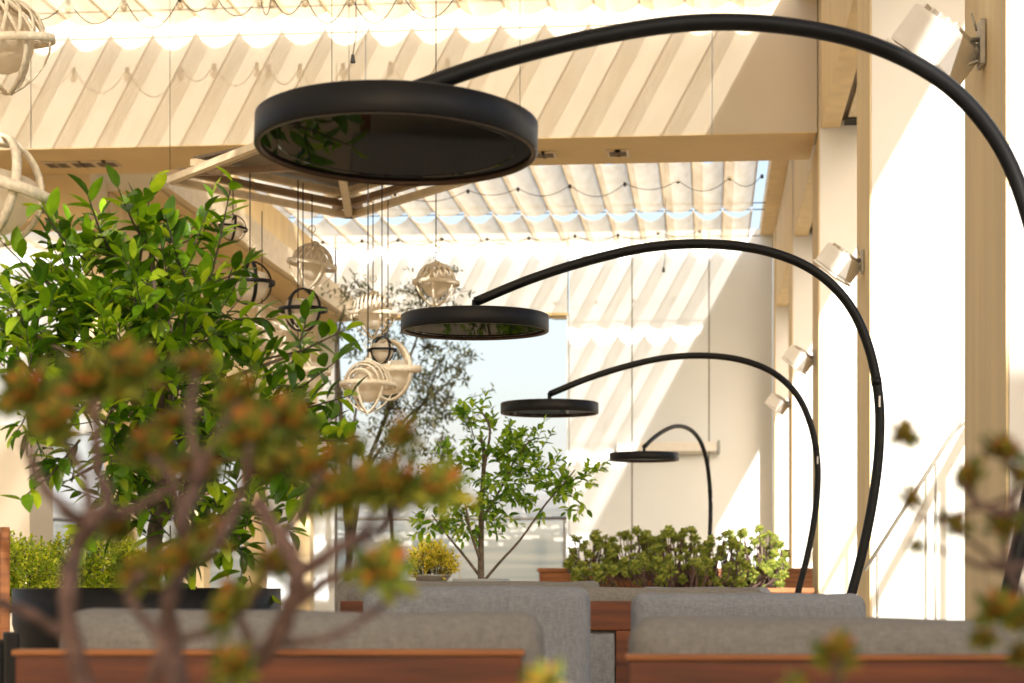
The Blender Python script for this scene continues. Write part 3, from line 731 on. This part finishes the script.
def citrus_small():
    rnd = random.Random(21); D = 14.0; base = P(481, 578, D)
    o = empty('small_tree', base, 'small multi-stem green tree before the bright opening, centre', 'tree'); inv = Matrix.Translation(-base)
    cr, tw, tk = MB(), MB(), MB()
    s = D / F
    stems = [[(481, 590), (481, 540), (482, 500), (484, 455), (480, 435)], [(483, 582), (500, 562), (520, 540), (545, 505), (560, 488), (575, 470)], [(479, 575), (462, 553), (447, 535), (432, 515)], [(480, 560), (470, 530), (464, 500), (450, 470)],
             [(482, 520), (500, 490), (515, 460), (530, 440)], [(484, 470), (490, 430), (482, 412)]]
    for i, st_ in enumerate(stems):
        pts = [P(x, y, D + rnd.uniform(-.1, .1)) for x, y in st_]
        tk.tube(crom(pts, 4), [(.024 if i == 0 else .011) * (1 - .7 * k / (4 * len(pts))) for k in range(4 * (len(pts) - 1) + 1)], 8)
    blobs = [(490, 470, 32, 26), (520, 475, 28, 20), (545, 490, 24, 15), (470, 505, 30, 18), (440, 500, 24, 13), (500, 440, 24, 14), (455, 470, 22, 11), (575, 488, 20, 10), (430, 520, 16, 8), (475, 420, 14, 5), (530, 455, 20, 8), (585, 478, 13, 5), (490, 500, 24, 10)]
    for (x, y, r, n) in blobs:
        c = P(x, y, D); rw = r * s
        for _ in range(int(n * 1.12)):
            v = rdir(rnd); q = c + v * rw * rnd.uniform(.3, .95)
            sprig(cr, tw, q, v + Vector((0, 0, .3)) + rdir(rnd) * .3, rnd.uniform(.08, .16), rnd.randint(6, 9), .080, .042, rnd, .002)
    for (x0, y0, x1, y1) in ((475, 440, 464, 402), (470, 430, 456, 410), (515, 450, 508, 418), (560, 485, 600, 470), (545, 470, 560, 452), (570, 495, 590, 512), (525, 440, 538, 430)):
        a, b = P(x0, y0, D), P(x1, y1, D); tw.tube([a, b], [.004, .002], 5)
        m_ = int((b - a).length / .025)
        for i in range(m_):
            leaf_into(cr, a.lerp(b, (i + 1) / m_), (b - a).normalized() * .7 + rdir(rnd), .075, .034, .1, rnd=rnd)
    tk.build('trunk', M['bark'], o, inv=inv); tw.build('twigs', M['barkdark'], o, inv=inv); cr.build('crown', M['citrus'], o, inv=inv)
    c = Vector((base.x, base.y, 0)); pot_lathe('round_planter', c, .20, base.z - .005, 'low grey planter under the small multi-stem tree', m='paleceramic')
citrus_small()

def olive():
    rnd = random.Random(5); D = 30.5; base = P(345, 575, D); base.z = .3
    o = empty('olive_tree', base, 'wispy olive tree in front of the sky in the far opening', 'tree'); inv = Matrix.Translation(-base)
    cr, tw, tk = MB(), MB(), MB(); s = D / F
    limbs = [[(345, 600), (352, 540), (362, 480), (385, 420), (405, 370), (420, 330)], [(350, 560), (345, 480), (340, 400), (338, 340), (345, 305)], [(362, 480), (380, 450), (410, 415), (440, 390), (465, 365)], [(352, 530), (350, 460), (358, 400), (372, 350)],
             [(385, 420), (392, 380), (385, 330), (395, 300)], [(395, 560), (390, 500), (400, 440), (425, 400), (440, 360)]]
    for i, lb in enumerate(limbs):
        pts = [P(x, y, D + rnd.uniform(-.3, .3)) for x, y in lb]; n_ = 4 * (len(pts) - 1) + 1
        tk.tube(crom(pts, 4), [(.06 if i in (0, 1) else .035) * (1 - .8 * k / n_) for k in range(n_)], 7)
    spots = []
    for _ in range(270):
        x = rnd.gauss(405, 40); y = rnd.gauss(385, 55)
        if x < 322 or x > 482 or y < 285 or y > 520: continue
        if x > 440 and y < 325: continue
        spots.append((x, y))
    spots += [(rnd.uniform(340, 372), rnd.uniform(285, 318)) for _ in range(16)] + [(rnd.uniform(408, 455), rnd.uniform(270, 312)) for _ in range(22)]
    for (x, y) in spots:
        q = P(x, y, D + rnd.uniform(-.6, .6)); d = rdir(rnd) + Vector((.2, 0, .1)); L = rnd.uniform(.2, .45)
        b = q + d.normalized() * L; tw.tube([q, b], [.006, .003], 4, cap=False)
        for i in range(15):
            leaf_into(cr, q.lerp(b, i / 14) + rdir(rnd) * .06, rdir(rnd) + d * .4, .10, .032, 0, rnd=rnd)
    tk.build('trunk', M['barkdark'], o, inv=inv); tw.build('twigs', M['barkdark'], o, inv=inv); cr.build('crown', M['olive'], o, inv=inv)
olive()

def shrub(name, px0, px1, py0, py1, D, m, n, ll, label, cat='shrub', group=None, seed=1, dep=.4):
    rnd = random.Random(seed); base = P((px0 + px1) / 2, py1, D); o = empty(name, base, label, cat, group); inv = Matrix.Translation(-base)
    cr, tw = MB(), MB()
    for _ in range(n):
        x = rnd.uniform(px0, px1); u = (x - px0) / (px1 - px0) * 2 - 1; top = py1 - (py1 - py0) * (1 - .35 * u * u) * rnd.uniform(.75, 1.0)
        y = rnd.uniform(top, py1); q = P(x, y, D + rnd.uniform(-dep, dep)); rt = P((px0 + px1) / 2 + (x - (px0 + px1) / 2) * .7, py1, D)
        d = (q - rt).normalized() + rdir(rnd) * .5
        sprig(cr, tw, q, d, ll * 2.0, 8, ll, ll * .5, rnd, .002)
        if rnd.random() < .12: tw.tube([rt, q], [.006, .003], 5, cap=False)
    cr.build('foliage', m, o, inv=inv); tw.build('stems', M['bark'], o, inv=inv); return o
shrub('hedge_shrub', -8, 52, 543, 612, 11.5, M['box'], 420, .045, 'yellow green hedge shrub at the left edge behind the black planter', group='hedge shrubs', seed=3)
shrub('hedge_shrub', 45, 138, 532, 600, 12.2, M['box'], 600, .045, 'brighter hedge shrub between the left edge and the lemon tree trunk', group='hedge shrubs', seed=4)
shrub('flower_bush', 413, 452, 545, 576, 16.0, M['yellowf'], 230, .04, 'small bright yellow bush in a shallow pale bowl', 'flower', seed=6, dep=.15)
c = P(432, 575, 16.0); pot_lathe('shallow_bowl', Vector((c.x, c.y, c.z - .07)), .155, .075, 'shallow pale bowl holding the yellow bush', 'bowl', 'paleceramic', .7)
c0 = P(432, 585, 16.0); struct('side_table', MB().box(c0.x - .5, c0.x + .5, c0.y - .35, c0.y + .35, c.z - .115, c.z - .075).box(c0.x - .45, c0.x - .4, c0.y - .3, c0.y - .25, 0, c.z - .115).box(c0.x + .4, c0.x + .45, c0.y - .3, c0.y - .25, 0, c.z - .115)
       .box(c0.x - .45, c0.x - .4, c0.y + .25, c0.y + .3, 0, c.z - .115).box(c0.x + .4, c0.x + .45, c0.y + .25, c0.y + .3, 0, c.z - .115), M['woodp'], 'wooden table under the yellow bush bowl', 'table')

def rosette(mb, p, axis, r, rnd, n=18, thick=.12):
    axis = axis.normalized(); a1 = axis.orthogonal().normalized(); a2 = axis.cross(a1)
    for i in range(n):
        t = (i + .5) / n; an = i * 2.39996 + rnd.uniform(-.15, .15); el = R(78 - 82 * t ** .9) + rnd.uniform(-.08, .08)
        d = (a1 * math.cos(an) + a2 * math.sin(an)) * math.cos(el) + axis * math.sin(el)
        L = r * (.45 + .6 * t) * rnd.uniform(.9, 1.08); wd = L * .44
        side = d.cross(axis).normalized() if abs(d.dot(axis)) < .99 else a1; n_ = side.cross(d).normalized()
        def q(u, s_, z): return p + d * (L * u) + side * (wd * s_) + n_ * (z * L)
        vs = [q(0, .12, 0), q(0, -.12, 0), q(.55, .42, .03), q(.55, -.42, .03), q(.55, 0, -thick), q(.82, .40, .06), q(.82, -.40, .06), q(1.02, 0, .12), q(.82, 0, -.04)]
        mb.add(vs, [(0, 2, 4), (0, 4, 1), (1, 4, 3), (2, 5, 8, 4), (4, 8, 6, 3), (5, 7, 8), (8, 7, 6), (0, 1, 3, 2), (2, 3, 6, 5), (5, 6, 7)], True)
def aeonium_plant(px0, px1, py0, py1, D, n, r, label, seed, m='aeon', grp='aeonium succulents in the far planter', dep=.28):
    rnd = random.Random(seed); base = P((px0 + px1) / 2, py1 + 6, D); o = empty('succulent_plant', base, label, 'succulent', grp); inv = Matrix.Translation(-base)
    st_ = MB()
    for _ in range(n):
        rs = MB(); x = rnd.uniform(px0, px1); u = (x - px0) / (px1 - px0) * 2 - 1
        y = py1 - (py1 - py0) * (1 - .30 * u * u) * (rnd.random() ** .75)
        q = P(x, y, D + rnd.uniform(-dep, dep)); b = P((px0 + px1) / 2 + (x - (px0 + px1) / 2) * .75, py1 + 6, D)
        md = b.lerp(q, .55) + rdir(rnd) * .06; st_.tube([b, md, q], [.009, .007, .005], 6, cap=False)
        rosette(rs, q, Vector((rnd.uniform(-.8, .8), rnd.uniform(-1.7, -.1), .8)), r * rnd.uniform(.6, 1.35), rnd, 30); rs.build('rosette', M[m], o, inv=inv)
    st_.build('stems', M['sucstem'], o, inv=inv); 
aeonium_plant(566, 612, 532, 570, 21.2, 44, .064, 'leftmost green succulent of the planter row', 31)
aeonium_plant(608, 660, 528, 574, 21.4, 58, .062, 'green succulent with tall pale rosettes, second from the left', 32)
aeonium_plant(652, 705, 527, 584, 20.6, 74, .060, 'middle olive green succulent left of the farthest heater pole', 33)
aeonium_plant(698, 748, 530, 586, 20.6, 76, .058, 'reddish green succulent right of the farthest heater pole', 34)
aeonium_plant(728, 786, 528, 586, 20.2, 92, .056, 'rightmost and bushiest succulent, reddish green, by the piers', 35)
aeonium_plant(572, 785, 556, 588, 19.7, 70, .066, 'low pale green rosettes along the front edge of the planter', 36)
def planter_box(px0, px1, pyt, D, dep, label, h=None):
    a, b = P(px0, pyt, D), P(px1, pyt, D); ctr_ = (a + b) / 2; o = empty('planter_box', (ctr_.x, ctr_.y, 0), label, 'planter', 'wooden planter boxes', TH)
    W = (b - a).length / 2; H = a.z
    MB().box(-W, W, 0, dep, .06, H - .045).build('box_body', M['woodp'], o, .006)
    mb = MB().box(-W - .02, W + .02, -.02, .06, H - .044, H).box(-W - .02, W + .02, dep - .06, dep + .02, H - .044, H).box(-W - .02, -W + .06, .061, dep - .061, H - .044, H).box(W - .06, W + .02, .061, dep - .061, H - .044, H)
    mb.build('top_rim', M['woodp'], o, .004)
    MB().box(-W + .03, W - .03, -.012, -.002, .12, H - .09).build('front_panel', M['woodp'], o, .003)
    MB().box(-W + .061, W - .061, .061, dep - .061, H - .042, H - .035).build('soil', M['soil'], o)
planter_box(540, 817, 568, 22.0, .9, 'long low teak planter box behind the succulents before the far wall')
planter_box(566, 812, 588, 19.4, .9, 'front teak planter box holding the succulents')

# ---- foreground aeoniums (out of focus)
def fg_plant(branches, rosets, base, label, seed, grp):
    rnd = random.Random(seed); o = empty('aeonium_branch', base, label, 'succulent', grp); inv = Matrix.Translation(-base); st_ = MB()
    for D, r0, r1, pts in branches:
        pp = [P(x, y, D + rnd.uniform(-.03, .03)) for x, y in pts]; cc = crom(pp, 5); n_ = len(cc)
        st_.tube([c_ + rdir(rnd) * .0012 for c_ in cc], [(r0 + (r1 - r0) * k / (n_ - 1)) * .78 * rnd.uniform(.82, 1.18) for k in range(n_)], 8)
    for (x, y, r, D) in rosets:
        rs = MB(); rosette(rs, P(x, y, D), Vector((rnd.uniform(-.7, .7), rnd.uniform(-1.4, -.3), rnd.uniform(.2, .8))), r * D / F * rnd.uniform(1.15, 1.55), rnd, 28, .10); rs.build('rosette', M['rust'], o, inv=inv)
    st_.build('stems', M['sucstem'], o, inv=inv)
B = lambda D, a, b, *p: (D, a, b, p)
rl = [(95, 385, 38, 2.0), (28, 395, 30, 2.1), (130, 372, 26, 2.0), (55, 425, 26, 1.95), (15, 440, 30, 2.0), (245, 415, 0, 2), (195, 368, 26, 2.05), (150, 455, 28, 2.05), (172, 428, 28, 2.1), (200, 470, 26, 2.1), (185, 500, 22, 2.0), (240, 395, 24, 2.0),
      (250, 440, 34, 1.95), (285, 422, 26, 2.0), (318, 470, 32, 1.95), (345, 498, 30, 1.9), (300, 500, 28, 1.9), (270, 470, 26, 2.0), (405, 436, 22, 1.9), (400, 485, 34, 1.9), (437, 490, 28, 1.9), (372, 488, 26, 1.9), (10, 480, 26, 2.1), (180, 562, 26, 1.9),
      (235, 610, 30, 1.85), (272, 568, 24, 1.95), (380, 572, 30, 1.85), (140, 575, 22, 1.95), (65, 588, 22, 2.0), (320, 380, 0, 2), (235, 668, 24, 1.8), (215, 540, 22, 1.95), (355, 455, 24, 1.95), (120, 530, 20, 2)]
rl = [q for k, q in enumerate(rl) if q[2] > 0 and k % 6 != 4]
base = P(170, 760, 1.95)
fg_plant([B(1.95, .013, .010, (95, 720), (72, 640), (68, 590), (78, 545), (90, 530)), B(1.95, .010, .006, (90, 530), (108, 500), (98, 470), (95, 400)), B(1.95, .009, .005, (90, 530), (60, 505), (40, 480), (25, 440)), B(1.95, .008, .004, (104, 515), (135, 510), (165, 490), (200, 470)),
          B(1.95, .013, .010, (180, 720), (172, 640), (168, 600), (185, 565), (182, 520), (200, 480)), B(1.92, .009, .005, (185, 565), (215, 545), (240, 500), (250, 445)), B(1.95, .007, .004, (200, 480), (215, 440), (240, 400)),
          B(1.90, .014, .010, (215, 740), (240, 680), (275, 640), (292, 600), (298, 570), (280, 535), (255, 500)), B(1.9, .010, .006, (296, 575), (320, 560), (345, 545), (380, 530), (400, 490)), B(1.9, .008, .005, (280, 535), (300, 515), (320, 475)), B(1.9, .007, .004, (345, 545), (370, 520), (405, 440)),
          B(1.9, .010, .006, (292, 605), (330, 580), (380, 560), (385, 575)), B(1.95, .008, .006, (-20, 595), (20, 610), (60, 630), (70, 640)), B(1.85, .008, .005, (150, 690), (160, 640), (130, 600), (140, 575)), B(1.85, .009, .005, (230, 700), (250, 650), (235, 612)),
          B(1.9, .006, .004, (182, 640), (225, 625), (250, 600), (272, 568)), B(1.9, .006, .004, (270, 645), (320, 640), (360, 622), (400, 590)), B(1.95, .008, .005, (90, 530), (85, 480), (60, 430)), B(1.95, .007, .004, (182, 520), (172, 480), (150, 455)), B(1.95, .007, .004, (200, 480), (190, 420), (195, 372))],
         rl, base, 'blurred rust and green aeonium with bare branches across the lower left foreground', 41, 'blurred foreground aeoniums')
fg_plant([B(2.0, .007, .005, (1090, 740), (1050, 660), (1025, 600), (1005, 560), (1015, 520)), B(2.0, .007, .004, (1040, 510), (1000, 512), (975, 500), (960, 480)), B(2.0, .006, .003, (1060, 560), (1000, 568), (965, 560), (930, 545)), B(2.0, .004, .003, (1008, 570), (975, 545), (952, 532)), B(2.0, .006, .004, (1010, 520), (1015, 470), (985, 450)), B(2.0, .004, .003, (1040, 480), (1000, 500), (930, 520), (905, 505))],
         [(903, 437, 17, 2.0), (908, 500, 17, 2.0), (952, 528, 18, 2.0), (918, 547, 11, 2.0), (972, 478, 20, 2.0), (1002, 452, 24, 2.0), (1005, 528, 18, 2.0), (998, 612, 22, 1.95), (985, 640, 16, 1.95), (1022, 618, 20, 1.95), (1022, 480, 18, 2.0), (1018, 655, 14, 2)],
         P(1050, 740, 2.0), 'blurred rust coloured aeonium sprigs at the right edge', 42, 'blurred foreground aeoniums')
fg_plant([B(1.7, .006, .004, (835, 800), (838, 700), (836, 660)), B(1.7, .005, .003, (838, 720), (800, 700), (790, 690))], [(836, 655, 20, 1.7), (795, 690, 18, 1.7)], P(835, 800, 1.7), 'single pale blurred rosette low in front of the right sofa', 43, 'blurred foreground aeoniums')
fg_plant([B(1.7, .006, .004, (545, 800), (546, 730), (545, 690))], [(543, 684, 24, 1.7)], P(545, 800, 1.7), 'pale blurred rosette cut by the bottom edge near the middle', 44, 'blurred foreground aeoniums')
# trough holding them
tb = empty('planter_trough', (P(500, 800, 1.9).x, P(500, 800, 1.9).y, 0), 'teak trough below the frame holding the foreground aeoniums', 'planter', None, TH)
MB().box(-.75, .85, -.28, .22, .04, .64).build('box_body', M['woodp'], tb, .005); MB().box(-.72, .82, -.25, .19, .641, .65).build('soil', M['soil'], tb)

# ------------------------------------------------------------------ seating
def slab_obj(o, name, x0, x1, y0, y1, z0, z1, m, bev=.008): return MB().box(x0, x1, y0, y1, z0, z1).build(name, M[m], o, bev)
def sofa_back(px0, px1, D, py_c, py_w, label, cpx0=None, cpx1=None, cush='taupe', dc=.16):
    """wood framed sofa seen from behind: wooden back, cushion rising above it"""
    a, b = P(px0, py_w, D), P(px1, py_w, D); o = empty('wooden_sofa', (a.x, a.y, 0), label, 'sofa', 'teak sofas with grey cushions', TH); W = (b - a).length; zt = a.z
    ztc = P(0, py_c, D + .12).z; c0 = ((cpx0 or px0) - px0) * D / F; c1 = W + ((cpx1 or px1) - px1) * D / F
    slab_obj(o, 'back_rail', 0, W, 0, .045, zt - .11, zt, 'wood')
    slab_obj(o, 'sunlit_top_edge', -.006, W + .006, -.008, .056, zt + .001, zt + .013, 'woodp', .004)  # lighter wood strip paints the sunlit line along the rail top
    slab_obj(o, 'back_panel', .08, W - .08, .012, .035, .34, zt - .112, 'wood', .003)
    for x in (0, W - .07):
        slab_obj(o, 'leg', x, x + .07, 0, .07, 0, zt - .112, 'wood'); slab_obj(o, 'leg', x, x + .07, .74, .81, 0, .56, 'wood'); slab_obj(o, 'arm_rest', x - .01, x + .08, .071, .83, .561, .60, 'wood')
    slab_obj(o, 'seat_frame', .07, W - .07, .05, .8, .25, .33, 'wood')
    cushion('seat_cushion', .08, W - .08, .2, .80, .331, .46, M[cush], o, .04)
    cushion('back_cushion', c0, c1, .05, .05 + dc + .04, .40, ztc, M[cush], o, .055, .02)
    return o
sofa_back(15, 522, 4.15, 611, 656, 'near left teak sofa seen from behind, taupe cushion over its wooden back rail', 48, 545)
sofa_back(629, 1075, 4.15, 618, 661, 'near right teak sofa seen from behind, taupe cushion reaching the right edge', 634, 1080)
def upholstered(px0, px1, D, py, label, m='grey', face=-1, depth=.75):
    a, b = P(px0, py, D), P(px1, py, D); o = empty('upholstered_sofa', (a.x, a.y, 0), label, 'sofa', 'grey upholstered sofas', TH); W = (b - a).length
    cushion('backrest', 0, W, 0, .11, .12, a.z, M[m], o, .045, .006)
    cushion('seat', .06, W - .06, .115, depth, .20, .44, M[m], o, .05)
    for x in (.05, W - .11):
        for y in (.03, depth - .1): slab_obj(o, 'leg', x, x + .06, y, y + .06, 0, .14 if y < .1 else .2, 'wood')
    return o
upholstered(362, 591, 6.3, 586, 'grey woven sofa back with rounded corner left of the wooden gap')
upholstered(632, 868, 6.6, 593, 'grey woven sofa back right of the wooden gap, below the second heater pole')
# wood framed bench sofa behind, glimpsed in the gap
def bench(px0, px1, D, py, label):
    a, b = P(px0, py, D), P(px1, py, D); o = empty('slatted_bench', (a.x, a.y, 0), label, 'bench', None, TH); W = (b - a).length; zt = a.z
    slab_obj(o, 'back_rail', 0, W, 0, .05, zt - .12, zt, 'wood')
    n = 3
    for i in range(n + 1):
        x = (W - .07) * i / n; slab_obj(o, 'back_post', x, x + .07, 0.002, .05, 0, zt - .122, 'wood', .004)
    for i in range(n):
        x0 = (W - .07) * i / n + .072; x1 = (W - .07) * (i + 1) / n - .002; cushion('back_pad', x0, x1, .01, .06, .2, zt - .13, M['grey'], o, .012, .003)
    cushion('seat_cushion', 0, W, .08, .75, .32, .46, M['taupe'], o, .04)
    slab_obj(o, 'seat_frame', 0, W, .07, .78, .24, .318, 'wood')
    cushion('top_cushion', .02, W - .02, .055, .22, .47, zt + .055, M['taupe'], o, .04, .01)
bench(340, 771, 8.2, 601, 'teak bench with grey inset pads seen in the gap between the grey sofas')
upholstered(640, 772, 12.5, 587, 'farther grey sofa back whose top edge shows before the succulents')
upholstered(335, 600, 12.0, 581, 'taupe sofa back forming the far horizontal edge below the small tree', 'taupe')
# left edge: black chair and orange wooden chair
def armchair(px, D, pyt, label, m, grp=None):
    a = P(px, pyt, D); o = empty('armchair', (a.x, a.y, 0), label, 'chair', grp, TH + .3)
    h = a.z
    for x in (0, -.5):
        slab_obj(o, 'leg', x - .045, x, 0, .045, 0, h, m); slab_obj(o, 'leg', x - .045, x, .5, .545, 0, .62, m); slab_obj(o, 'arm_rest', x - .05, x + .005, .047, .55, .625, .655, m)
    slab_obj(o, 'seat', -.5, -.046, .02, .54, .40, .45, m); slab_obj(o, 'backrest', -.499, -.046, .005, .035, .55, h - .02, m)
armchair(10, 9.5, 527, 'orange teak chair cut off by the left edge', 'woodp')
armchair(20, 5.6, 632, 'black chair at the bottom left corner beside the sofa', 'black')
